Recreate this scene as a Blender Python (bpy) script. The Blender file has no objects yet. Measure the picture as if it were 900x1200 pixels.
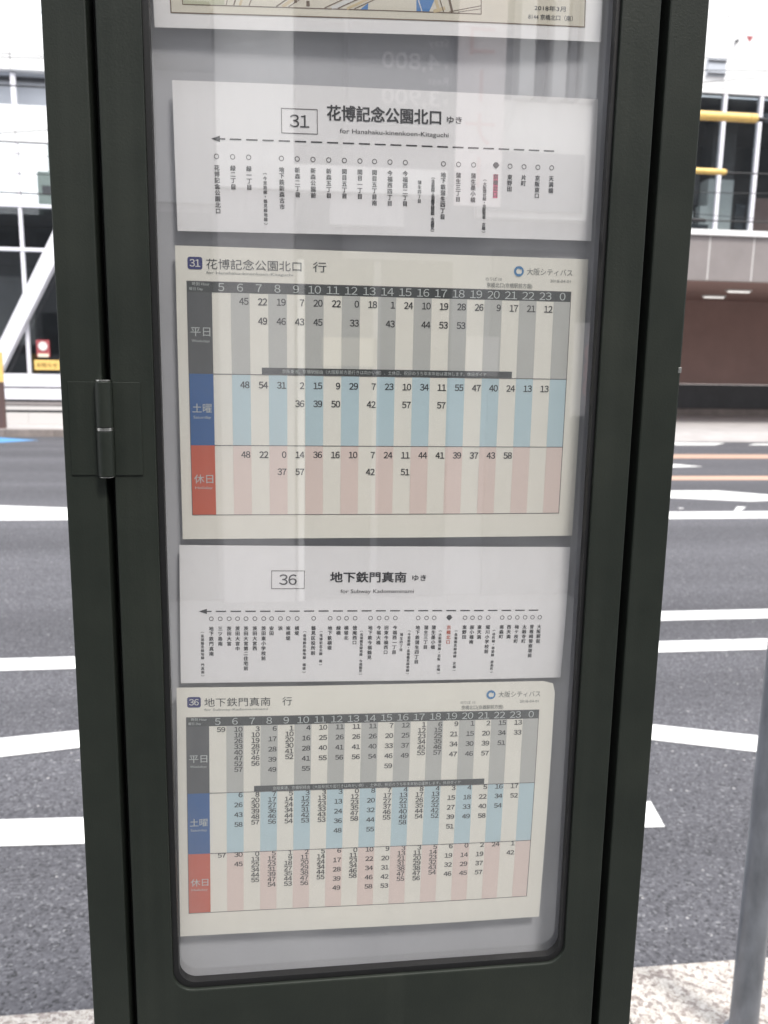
import bpy, bmesh, math, random
from mathutils import Vector, Matrix
random.seed(7)
C = bpy.context.scene.collection
R = math.radians
EYE = 1.5                                   # camera height over the pavement (z = 0)

# ------------------------------------------------------------------ camera, world, sun, exposure
sc = bpy.context.scene
cam = bpy.data.cameras.new('camera'); co = bpy.data.objects.new('camera', cam); C.objects.link(co)
sc.camera = co
# columns: camera right, up, back in world space (measured from the vanishing points)
co.matrix_world = Matrix(((0.99246306, 0.0058143, -0.12240615, 0),
                          (-0.12149021, 0.17740789, -0.97660973, 0),
                          (0.01603751, 0.98412023, 0.17677715, EYE),
                          (0, 0, 0, 1)))
cam.sensor_fit = 'VERTICAL'; cam.sensor_height = 24.0; cam.lens = 24.0 * 970 / 1200
cam.clip_start = 0.02; cam.clip_end = 2000
cam.dof.use_dof = True; cam.dof.focus_distance = 0.63; cam.dof.aperture_fstop = 8.0
sc.render.resolution_x = 768; sc.render.resolution_y = 1024

SUN_EL, SUN_AZ = R(56), R(152)              # veiled sun, high behind the viewer's right shoulder
w = bpy.data.worlds.new('World'); sc.world = w; w.use_nodes = True
nt = w.node_tree; nt.nodes.clear()
sky = nt.nodes.new('ShaderNodeTexSky'); sky.sky_type = 'NISHITA'; sky.sun_disc = False
sky.sun_elevation = SUN_EL; sky.sun_rotation = SUN_AZ
sky.air_density = 1.0; sky.dust_density = 4.0; sky.ozone_density = 1.0
bg = nt.nodes.new('ShaderNodeBackground'); bg.inputs[1].default_value = 0.13
wo = nt.nodes.new('ShaderNodeOutputWorld')
# bright broken cloud over the blue
tcw = nt.nodes.new('ShaderNodeTexCoord'); mpw = nt.nodes.new('ShaderNodeMapping'); mpw.inputs['Scale'].default_value = (1, 1, 2.2)
nz_ = nt.nodes.new('ShaderNodeTexNoise'); nz_.inputs['Scale'].default_value = 2.6; nz_.inputs['Detail'].default_value = 8; nz_.inputs['Roughness'].default_value = .58
nt.links.new(tcw.outputs['Generated'], mpw.inputs[0]); nt.links.new(mpw.outputs[0], nz_.inputs['Vector'])
cr = nt.nodes.new('ShaderNodeMapRange'); cr.inputs[1].default_value = .34; cr.inputs[2].default_value = .56; cr.inputs[3].default_value = .45; cr.inputs[4].default_value = .97
nt.links.new(nz_.outputs[0], cr.inputs[0])
mxw = nt.nodes.new('ShaderNodeMix'); mxw.data_type = 'RGBA'; mxw.inputs[7].default_value = (6.6, 6.7, 6.9, 1)
nt.links.new(cr.outputs[0], mxw.inputs[0]); nt.links.new(sky.outputs[0], mxw.inputs[6])
nt.links.new(mxw.outputs[2], bg.inputs[0]); nt.links.new(bg.outputs[0], wo.inputs[0])
sl = bpy.data.lights.new('sun', 'SUN'); sl.energy = 1.45; sl.angle = R(12); sl.color = (1, .965, .91)
so = bpy.data.objects.new('sun', sl); C.objects.link(so)
sd = Vector((math.sin(SUN_AZ) * math.cos(SUN_EL), math.cos(SUN_AZ) * math.cos(SUN_EL), math.sin(SUN_EL)))
so.rotation_euler = sd.to_track_quat('Z', 'Y').to_euler(); so.location = (0, 0, 30)
sc.view_settings.view_transform = 'Standard'; sc.view_settings.look = 'None'
sc.view_settings.gamma = 1.0; sc.view_settings.use_curve_mapping = False
sc.view_settings.exposure = 1.3

# ------------------------------------------------------------------ materials
def s2l(c): return tuple(((v / 255 + .055) / 1.055) ** 2.4 if v > 10 else v / 3294.6 for v in c)

def mat(name, col, rough=.6, metal=0, spec=.5, noise=0, nscale=20, bump=0, bscale=60, stretch=(1, 1, 1), coat=0, emit=None, estr=0):
    m = bpy.data.materials.new(name); m.use_nodes = True
    n = m.node_tree.nodes; L = m.node_tree.links; b = n['Principled BSDF']
    b.inputs['Base Color'].default_value = (*col, 1); b.inputs['Roughness'].default_value = rough
    b.inputs['Metallic'].default_value = metal; b.inputs['Specular IOR Level'].default_value = spec
    b.inputs['Coat Weight'].default_value = coat
    if emit: b.inputs['Emission Color'].default_value = (*emit, 1); b.inputs['Emission Strength'].default_value = estr
    if noise or bump:
        tc = n.new('ShaderNodeTexCoord'); mp = n.new('ShaderNodeMapping'); mp.inputs['Scale'].default_value = stretch
        L.new(tc.outputs['Object'], mp.inputs[0])
    if noise:
        t = n.new('ShaderNodeTexNoise'); t.inputs['Scale'].default_value = nscale; t.inputs['Detail'].default_value = 6; t.inputs['Roughness'].default_value = .62
        L.new(mp.outputs[0], t.inputs['Vector'])
        r = n.new('ShaderNodeMapRange'); r.inputs[1].default_value = .3; r.inputs[2].default_value = .7
        r.inputs[3].default_value = 1 - noise; r.inputs[4].default_value = 1 + noise
        L.new(t.outputs[0], r.inputs[0])
        mx = n.new('ShaderNodeVectorMath'); mx.operation = 'SCALE'; mx.inputs[0].default_value = col
        L.new(r.outputs[0], mx.inputs['Scale']); L.new(mx.outputs[0], b.inputs['Base Color'])
        r2 = n.new('ShaderNodeMapRange'); r2.inputs[1].default_value = .3; r2.inputs[2].default_value = .7
        r2.inputs[3].default_value = max(.02, rough - .08); r2.inputs[4].default_value = min(1, rough + .08)
        L.new(t.outputs[0], r2.inputs[0]); L.new(r2.outputs[0], b.inputs['Roughness'])
    if bump:
        t2 = n.new('ShaderNodeTexNoise'); t2.inputs['Scale'].default_value = bscale; t2.inputs['Detail'].default_value = 4
        L.new(mp.outputs[0], t2.inputs['Vector'])
        bp = n.new('ShaderNodeBump'); bp.inputs['Strength'].default_value = 1; bp.inputs['Distance'].default_value = bump
        L.new(t2.outputs[0], bp.inputs['Height']); L.new(bp.outputs[0], b.inputs['Normal'])
    return m

def ramp(n, stops):
    r = n.new('ShaderNodeValToRGB'); e = r.color_ramp.elements
    e[0].position, e[0].color = stops[0][0], (*stops[0][1], 1)
    e[1].position, e[1].color = stops[-1][0], (*stops[-1][1], 1)
    for p, c in stops[1:-1]:
        q = e.new(p); q.color = (*c, 1)
    return r

def mixc(n, L, fac, a, b, mode='MIX'):
    m = n.new('ShaderNodeMix'); m.data_type = 'RGBA'; m.blend_type = mode
    for s, v in ((0, fac), (6, a), (7, b)):
        if hasattr(v, 'is_output'): L.new(v, m.inputs[s])
        elif s == 0: m.inputs[0].default_value = v
        else: m.inputs[s].default_value = (*v, 1)
    return m.outputs[2]

def asphalt_material():
    m = bpy.data.materials.new('asphalt'); m.use_nodes = True
    n = m.node_tree.nodes; L = m.node_tree.links; b = n['Principled BSDF']
    tc = n.new('ShaderNodeTexCoord'); co_ = tc.outputs['Object']
    def vor(scale, feat='F1'):
        v = n.new('ShaderNodeTexVoronoi'); v.feature = feat; v.inputs['Scale'].default_value = scale; L.new(co_, v.inputs['Vector']); return v
    v1 = vor(120)
    bw = n.new('ShaderNodeSeparateColor'); L.new(v1.outputs['Color'], bw.inputs[0])
    g = .96
    r1 = ramp(n, [(0, (.028, .028, .031)), (.2, (.066, .0655, .073)), (.75, (.094, .093, .103)), (.95, (.125, .124, .134)), (1, (.20, .20, .205))])
    L.new(bw.outputs[0], r1.inputs[0])
    # wheel-polished bands running along the road and blotches
    mp = n.new('ShaderNodeMapping'); mp.inputs['Scale'].default_value = (.05, 1.1, 1); L.new(co_, mp.inputs[0])
    t = n.new('ShaderNodeTexNoise'); t.inputs['Scale'].default_value = 1.0; t.inputs['Detail'].default_value = 5; L.new(mp.outputs[0], t.inputs['Vector'])
    r2 = ramp(n, [(.35, (.80, .80, .82)), (.65, (1.22, 1.22, 1.24))]); L.new(t.outputs[0], r2.inputs[0])
    c = mixc(n, L, 1.0, r1.outputs[0], r2.outputs[0], 'MULTIPLY')
    # rare pale chips
    v2 = vor(75); s2 = n.new('ShaderNodeSeparateColor'); L.new(v2.outputs['Color'], s2.inputs[0])
    mt = n.new('ShaderNodeMath'); mt.operation = 'GREATER_THAN'; mt.inputs[1].default_value = .992; L.new(s2.outputs[1], mt.inputs[0])
    ml = n.new('ShaderNodeMath'); ml.operation = 'LESS_THAN'; ml.inputs[1].default_value = .42; L.new(v2.outputs['Distance'], ml.inputs[0])
    mm = n.new('ShaderNodeMath'); mm.operation = 'MULTIPLY'; L.new(mt.outputs[0], mm.inputs[0]); L.new(ml.outputs[0], mm.inputs[1])
    c = mixc(n, L, mm.outputs[0], c, (.36, .35, .35))
    L.new(c, b.inputs['Base Color']); b.inputs['Roughness'].default_value = .8
    bp = n.new('ShaderNodeBump'); bp.inputs['Distance'].default_value = .0025; bp.invert = True
    L.new(v1.outputs['Distance'], bp.inputs['Height']); L.new(bp.outputs[0], b.inputs['Normal'])
    return m

def granite_material():
    m = bpy.data.materials.new('granite'); m.use_nodes = True
    n = m.node_tree.nodes; L = m.node_tree.links; b = n['Principled BSDF']
    tc = n.new('ShaderNodeTexCoord')
    wp = n.new('ShaderNodeTexNoise'); wp.inputs['Scale'].default_value = 130; L.new(tc.outputs['Object'], wp.inputs['Vector'])
    ad = mixc(n, L, .006, tc.outputs['Object'], wp.outputs['Color'], 'ADD')
    v = n.new('ShaderNodeTexVoronoi'); v.inputs['Scale'].default_value = 98; L.new(ad, v.inputs['Vector'])
    s = n.new('ShaderNodeSeparateColor'); L.new(v.outputs['Color'], s.inputs[0])
    r = ramp(n, [(0, (.25, .215, .20)), (.24, (.33, .29, .27)), (.32, (.46, .43, .395)), (1, (.56, .53, .495))]); L.new(s.outputs[0], r.inputs[0])
    t = n.new('ShaderNodeTexNoise'); t.inputs['Scale'].default_value = 240; t.inputs['Detail'].default_value = 3; L.new(tc.outputs['Object'], t.inputs['Vector'])
    r2 = ramp(n, [(.36, (.62, .57, .53)), (.52, (1, 1, 1))]); L.new(t.outputs[0], r2.inputs[0])
    c = mixc(n, L, 1, r.outputs[0], r2.outputs[0], 'MULTIPLY')
    L.new(c, b.inputs['Base Color']); b.inputs['Roughness'].default_value = .75
    bp = n.new('ShaderNodeBump'); bp.inputs['Distance'].default_value = .0015; L.new(t.outputs[0], bp.inputs['Height']); L.new(bp.outputs[0], b.inputs['Normal'])
    return m

def glass_material(name, ior=1.5, tint=(1, 1, 1), base_refl=0.0, rough=0.0, haze=0.0, streak=False):
    """thin pane: see-through with a Fresnel mirror reflection from both faces"""
    m = bpy.data.materials.new(name); m.use_nodes = True
    n = m.node_tree.nodes; L = m.node_tree.links; n.remove(n['Principled BSDF'])
    out = n['Material Output']
    tr = n.new('ShaderNodeBsdfTransparent'); tr.inputs[0].default_value = (*tint, 1)
    gl = n.new('ShaderNodeBsdfGlossy'); gl.inputs['Roughness'].default_value = rough; gl.inputs[0].default_value = (1, 1, 1, 1)
    fr = n.new('ShaderNodeFresnel')
    ge = n.new('ShaderNodeNewGeometry'); im = n.new('ShaderNodeMapRange'); im.inputs[3].default_value = ior; im.inputs[4].default_value = 1 / ior
    L.new(ge.outputs['Backfacing'], im.inputs[0]); L.new(im.outputs[0], fr.inputs[0])   # a thin sheet reflects alike from both sides
    ma = n.new('ShaderNodeMath'); ma.operation = 'ADD'; ma.inputs[1].default_value = base_refl; ma.use_clamp = True
    L.new(fr.outputs[0], ma.inputs[0])
    src = tr.outputs[0]
    if haze:
        df = n.new('ShaderNodeBsdfDiffuse'); df.inputs[0].default_value = (.8, .8, .8, 1)
        mh = n.new('ShaderNodeMixShader'); mh.inputs[0].default_value = haze
        if streak:
            tc = n.new('ShaderNodeTexCoord'); mp = n.new('ShaderNodeMapping'); mp.inputs['Scale'].default_value = (9, 1, 2.0); mp.inputs['Rotation'].default_value = (0, R(12), 0)
            L.new(tc.outputs['Object'], mp.inputs[0])
            t = n.new('ShaderNodeTexNoise'); t.inputs['Scale'].default_value = 1.6; t.inputs['Detail'].default_value = 7; t.inputs['Roughness'].default_value = .6
            L.new(mp.outputs[0], t.inputs['Vector'])
            r = n.new('ShaderNodeMapRange'); r.inputs[1].default_value = .4; r.inputs[2].default_value = .8; r.inputs[3].default_value = haze * .3; r.inputs[4].default_value = haze * 3
            L.new(t.outputs[0], r.inputs[0]); L.new(r.outputs[0], mh.inputs[0])
        L.new(tr.outputs[0], mh.inputs[1]); L.new(df.outputs[0], mh.inputs[2]); src = mh.outputs[0]
    mx = n.new('ShaderNodeMixShader'); L.new(ma.outputs[0], mx.inputs[0]); L.new(src, mx.inputs[1]); L.new(gl.outputs[0], mx.inputs[2])
    L.new(mx.outputs[0], out.inputs[0])
    return m

def paint_material():
    """dark green powder coat with grime and pin-prick chips"""
    m = mat('dark_green_paint', (.020, .0245, .0205), .46, spec=.3, bump=.00012, bscale=700)
    n = m.node_tree.nodes; L = m.node_tree.links; b = n['Principled BSDF']
    tc = n.new('ShaderNodeTexCoord')
    t = n.new('ShaderNodeTexNoise'); t.inputs['Scale'].default_value = 9; t.inputs['Detail'].default_value = 7; t.inputs['Roughness'].default_value = .65
    L.new(tc.outputs['Object'], t.inputs['Vector'])
    r = ramp(n, [(.25, (.0120, .0155, .0125)), (.5, (.0170, .0212, .0168)), (.75, (.0230, .0272, .0212))]); L.new(t.outputs[0], r.inputs[0])
    v = n.new('ShaderNodeTexVoronoi'); v.inputs['Scale'].default_value = 22; L.new(tc.outputs['Object'], v.inputs['Vector'])
    s = n.new('ShaderNodeSeparateColor'); L.new(v.outputs['Color'], s.inputs[0])
    g = n.new('ShaderNodeMath'); g.operation = 'GREATER_THAN'; g.inputs[1].default_value = .90; L.new(s.outputs[0], g.inputs[0])
    l = n.new('ShaderNodeMath'); l.operation = 'LESS_THAN'; l.inputs[1].default_value = .024; L.new(v.outputs['Distance'], l.inputs[0])
    mu = n.new('ShaderNodeMath'); mu.operation = 'MULTIPLY'; L.new(g.outputs[0], mu.inputs[0]); L.new(l.outputs[0], mu.inputs[1])
    c = mixc(n, L, mu.outputs[0], r.outputs[0], (.22, .22, .20))
    mp = n.new('ShaderNodeMapping'); mp.inputs['Scale'].default_value = (55, 55, 1.4); L.new(tc.outputs['Object'], mp.inputs[0])
    t3 = n.new('ShaderNodeTexNoise'); t3.inputs['Scale'].default_value = 1.0; t3.inputs['Detail'].default_value = 5; L.new(mp.outputs[0], t3.inputs['Vector'])
    r3 = ramp(n, [(.56, (0, 0, 0)), (.78, (.15, .15, .15))]); L.new(t3.outputs[0], r3.inputs[0])
    c = mixc(n, L, r3.outputs[0], c, (.055, .06, .052))
    L.new(c, b.inputs['Base Color'])
    rr = n.new('ShaderNodeMapRange'); rr.inputs[3].default_value = .38; rr.inputs[4].default_value = .58; L.new(t.outputs[0], rr.inputs[0]); L.new(rr.outputs[0], b.inputs['Roughness'])
    return m

M = {}
M['asphalt'] = asphalt_material(); M['granite'] = granite_material(); M['green'] = paint_material()
M['road_white'] = mat('road_white_paint', (.72, .72, .71), .6, noise=.10, nscale=35, bump=.001, bscale=180)
def worn(m, dirt, lo, hi, scale):
    n = m.node_tree.nodes; L = m.node_tree.links; b = n['Principled BSDF']
    src = b.inputs['Base Color'].links[0].from_socket
    tc = n.new('ShaderNodeTexCoord'); t = n.new('ShaderNodeTexNoise'); t.inputs['Scale'].default_value = scale; t.inputs['Detail'].default_value = 9; t.inputs['Roughness'].default_value = .72
    L.new(tc.outputs['Object'], t.inputs['Vector']); r = ramp(n, [(lo, (1, 1, 1)), (hi, (0, 0, 0))]); L.new(t.outputs[0], r.inputs[0])
    L.new(mixc(n, L, r.outputs[0], src, dirt), b.inputs['Base Color'])
worn(M['road_white'], (.20, .20, .21), .34, .42, 14)
M['road_orange'] = mat('road_orange_paint', (.52, .35, .27), .6, noise=.12, nscale=20)
M['road_blue'] = mat('road_blue_paint', (.10, .30, .58), .6, noise=.12, nscale=20)
M['concrete'] = mat('pavement_concrete', (.24, .235, .23), .85, noise=.12, nscale=3, bump=.001, bscale=80)
M['farconcrete'] = mat('far_pavement_concrete', (.42, .40, .395), .85, noise=.10, nscale=2)
M['kerbgrey'] = mat('weathered_kerb_concrete', (.22, .19, .175), .85, noise=.25, nscale=3)
M['black'] = mat('black_rubber', (.006, .006, .0065), .5)
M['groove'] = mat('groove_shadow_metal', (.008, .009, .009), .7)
M['steel'] = mat('worn_bright_steel', (.55, .55, .52), .32, metal=1, noise=.2, nscale=400)
M['backing'] = mat('grey_backing_board', (.50, .505, .535), .55, noise=.05, nscale=6)
M['acrylic'] = glass_material('acrylic_cover', 1.56, (.985, .985, .985), .066, 0.0, haze=.022, streak=True)
M['paper_white'] = mat('white_paper', (.86, .85, .855), .45, noise=.02, nscale=8, bump=.0006, bscale=9)
M['paper_cream'] = mat('cream_laminated_paper', (.85, .83, .75), .38, noise=.02, nscale=8, bump=.0006, bscale=7)
M['paper_map'] = mat('ivory_map_paper', (.70, .66, .55), .4, noise=.02, nscale=8)
for k, c in dict(ink=(30, 30, 34), ink_grey=(120, 124, 120), ink_pale=(186, 188, 186), head=(62, 66, 66), labgrey=(84, 86, 88), stripe_grey=(190, 191, 187),
                 stripe_blue=(190, 212, 219), stripe_pink=(230, 212, 204), blue=(40, 92, 152), red=(200, 88, 58), badge=(40, 46, 110), line=(96, 92, 92), pink=(214, 60, 110),
                 white_ink=(215, 215, 212), logo_blue=(70, 130, 180), map_line=(120, 96, 62), map_brown=(92, 66, 34), map_blue=(44, 118, 186), map_sand=(205, 186, 146), map_green=(188, 190, 160), head_num=(190, 196, 194)).items():
    M[k] = mat('print_' + k, s2l(c), .45)
M['white_wall'] = mat('white_wall_panel', (.84, .84, .84), .4, noise=.02, nscale=1.5)
M['white_steel'] = mat('white_painted_steel', (.80, .79, .84), .4, noise=.03, nscale=3)
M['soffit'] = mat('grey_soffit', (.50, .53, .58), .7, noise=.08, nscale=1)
M['clad'] = mat('pinkish_stone_cladding', (.245, .222, .218), .5, noise=.07, nscale=2.2)
M['joint'] = mat('pale_joint', (.55, .53, .52), .7)
M['recess'] = mat('maroon_recess_wall', (.33, .22, .195), .75, noise=.10, nscale=1.2)
M['darkband'] = mat('dark_grey_plinth', (.07, .072, .076), .7, noise=.2, nscale=2)
M['pane_clear'] = glass_material('window_glass', 1.5, (.80, .83, .84), .02)
M['pane_mirror'] = glass_material('sky_reflecting_glass', 1.5, (.75, .80, .80), .72)
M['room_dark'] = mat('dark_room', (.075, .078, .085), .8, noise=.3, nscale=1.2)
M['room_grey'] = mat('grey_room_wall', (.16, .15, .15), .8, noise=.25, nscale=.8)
M['room_white'] = mat('white_room_column', (.75, .76, .74), .6)
M['yellow'] = mat('yellow_plastic', (.80, .54, .17), .4, noise=.06, nscale=10)
M['wire'] = mat('black_cable', (.02, .02, .022), .6)
M['pole'] = mat('galvanised_grey_pole', (.165, .175, .195), .42, metal=.35, noise=.30, nscale=22, stretch=(1, 1, .35), bump=.0003, bscale=160)
M['brownpost'] = mat('brown_post', (.10, .06, .055), .6)
M['sign_red'] = mat('sign_red_print', (.36, .08, .09), .5)
M['lamp'] = mat('lit_tube', (.9, .9, .9), .4, emit=(1, .97, .92), estr=.35)
M['f_white'] = mat('facade_white_render', (.84, .83, .80), .6, noise=.04, nscale=1)
M['f_grey'] = mat('facade_grey_tile', (.27, .27, .28), .5, noise=.1, nscale=2)
M['f_mid'] = mat('facade_mid_grey', (.12, .12, .125), .5, noise=.1, nscale=2)
M['f_dark'] = mat('facade_dark_metal', (.05, .05, .055), .5, noise=.2, nscale=2)
M['f_pane'] = mat('shopfront_dark_glass', (.07, .072, .078), .12, spec=.5)
M['f_banner'] = mat('banner_cloth', (.86, .78, .76), .8)
M['f_red'] = mat('banner_red', (.80, .56, .53), .8)
M['pale_green'] = mat('pale_green_wall', (.30, .36, .33), .6)
M['f_cream2'] = mat('dull_cream_blind', (.42, .38, .30), .8)
M['f_pale'] = mat('pale_grey_panel', (.46, .44, .44), .7)
M['f_cream'] = mat('cream_blind', (.85, .78, .62), .8)

# ------------------------------------------------------------------ mesh helpers
class MB:
    def __init__(s): s.v, s.f, s.m = [], [], []
    def quad(s, a, b, c, d, mi=0):
        i = len(s.v); s.v += [a, b, c, d]; s.f.append((i, i + 1, i + 2, i + 3)); s.m.append(mi)
    def box(s, x0, x1, y0, y1, z0, z1, mi=0):
        i = len(s.v)
        s.v += [(x0, y0, z0), (x1, y0, z0), (x1, y1, z0), (x0, y1, z0), (x0, y0, z1), (x1, y0, z1), (x1, y1, z1), (x0, y1, z1)]
        for q in ((0, 3, 2, 1), (4, 5, 6, 7), (0, 1, 5, 4), (1, 2, 6, 5), (2, 3, 7, 6), (3, 0, 4, 7)):
            s.f.append(tuple(i + k for k in q)); s.m.append(mi)
    def prism(s, pts, y0, y1, mi=0):
        """polygon in x,z extruded from y0 to y1"""
        i = len(s.v); n = len(pts)
        s.v += [(x, y0, z) for x, z in pts] + [(x, y1, z) for x, z in pts]
        s.f.append(tuple(i + k for k in range(n))); s.m.append(mi)
        s.f.append(tuple(i + n + k for k in reversed(range(n)))); s.m.append(mi)
        for k in range(n):
            j = (k + 1) % n; s.f.append((i + k, i + n + k, i + n + j, i + j)); s.m.append(mi)
    def tube(s, pts, r, n=12, mi=0, caps=True):
        P = [Vector(p) for p in pts]; base = len(s.v)
        rr = r if isinstance(r, (list, tuple)) else [r] * len(P)
        for k, p in enumerate(P):
            d = (P[min(k + 1, len(P) - 1)] - P[max(k - 1, 0)]).normalized()
            up = Vector((0, 0, 1)) if abs(d.z) < .9 else Vector((1, 0, 0))
            a = d.cross(up).normalized(); b = d.cross(a)
            for j in range(n):
                t = 2 * math.pi * j / n; s.v.append(tuple(p + (a * math.cos(t) + b * math.sin(t)) * rr[k]))
        for k in range(len(P) - 1):
            for j in range(n):
                q = base + k * n; s.f.append((q + j, q + (j + 1) % n, q + n + (j + 1) % n, q + n + j)); s.m.append(mi)
        if caps:
            s.f.append(tuple(base + j for j in reversed(range(n)))); s.m.append(mi)
            q = base + (len(P) - 1) * n; s.f.append(tuple(q + j for j in range(n))); s.m.append(mi)
    def build(s, name, mats, parent=None, bevel=0, smooth=False, loc=None):
        me = bpy.data.meshes.new(name); me.from_pydata(s.v, [], s.f)
        if not isinstance(mats, (list, tuple)): mats = [mats]
        for m in mats: me.materials.append(m)
        me.polygons.foreach_set('material_index', s.m)
        bm = bmesh.new(); bm.from_mesh(me); bmesh.ops.recalc_face_normals(bm, faces=bm.faces)
        if bevel:
            bmesh.ops.remove_doubles(bm, verts=bm.verts, dist=1e-6)
            bmesh.ops.bevel(bm, geom=[e for e in bm.edges if e.is_manifold and e.calc_face_angle(0) > .6], offset=bevel, segments=2, profile=.5, affect='EDGES')
        bm.to_mesh(me); bm.free()
        if smooth:
            me.polygons.foreach_set('use_smooth', [True] * len(me.polygons))
            me.set_sharp_from_angle(angle=R(40))
        o = bpy.data.objects.new(name, me); C.objects.link(o)
        if parent: o.parent = parent
        if loc: o.location = loc
        return o

def tag(o, label=None, cat=None, group=None, kind=None):
    if label: o['label'] = label
    if cat: o['category'] = cat
    if group: o['group'] = group
    if kind: o['kind'] = kind
    return o
def struct(o, label=None): return tag(o, label, kind='structure')
def thing(name, label, cat, loc=(0, 0, 0), group=None):
    o = bpy.data.objects.new(name, None); C.objects.link(o); o.location = loc; o.empty_display_size = .1
    return tag(o, label, cat, group)
def box(name, m, x0, x1, y0, y1, z0, z1, parent=None, bevel=0):
    b = MB(); b.box(x0, x1, y0, y1, z0, z1); return b.build(name, m, parent, bevel)

def rrect(x0, x1, z0, z1, r, n=8):
    if not isinstance(r, (list, tuple)): r = [r] * 4      # bl, br, tr, tl
    out = []
    for (cx, cz, a, q) in ((x0, z0, 180, r[0]), (x1, z0, 270, r[1]), (x1, z1, 0, r[2]), (x0, z1, 90, r[3])):
        if q <= 0: out.append((cx, cz)); continue
        px = cx + q if cx == x0 else cx - q; pz = cz + q if cz == z0 else cz - q
        for k in range(n + 1):
            t = R(a + 90 * k / n); out.append((px + q * math.cos(t), pz + q * math.sin(t)))
    return out

def ring(outer, inner, y0, y1, name, m, parent, bevel=0):
    """frame: outer and inner outlines with the same point count, extruded y0..y1"""
    n = len(outer); v = [(x, y0, z) for x, z in outer] + [(x, y0, z) for x, z in inner] + [(x, y1, z) for x, z in outer] + [(x, y1, z) for x, z in inner]
    f = []
    for k in range(n):
        j = (k + 1) % n
        f += [(k, j, n + j, n + k), (2 * n + k, 3 * n + k, 3 * n + j, 2 * n + j), (k, 2 * n + k, 2 * n + j, j), (n + k, n + j, 3 * n + j, 3 * n + k)]
    b = MB(); b.v = v; b.f = f; b.m = [0] * len(f)
    return b.build(name, m, parent, bevel)

# ------------------------------------------------------------------ lettering
_cache = {}
def glyphs(text, bold=0):
    key = text
    if key not in _cache:
        c = bpy.data.curves.new('t', 'FONT'); c.body = text; c.resolution_u = 3
        o = bpy.data.objects.new('t', c); me = o.to_mesh()
        v = [(p.co.x, p.co.y) for p in me.vertices]; f = [tuple(p.vertices) for p in me.polygons]
        o.to_mesh_clear(); bpy.data.objects.remove(o); bpy.data.curves.remove(c)
        xs = [p[0] for p in v] or [0]; ys = [p[1] for p in v] or [0]
        _cache[key] = (v, f, min(xs), max(xs), min(ys), max(ys))
    return _cache[key]

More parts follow.
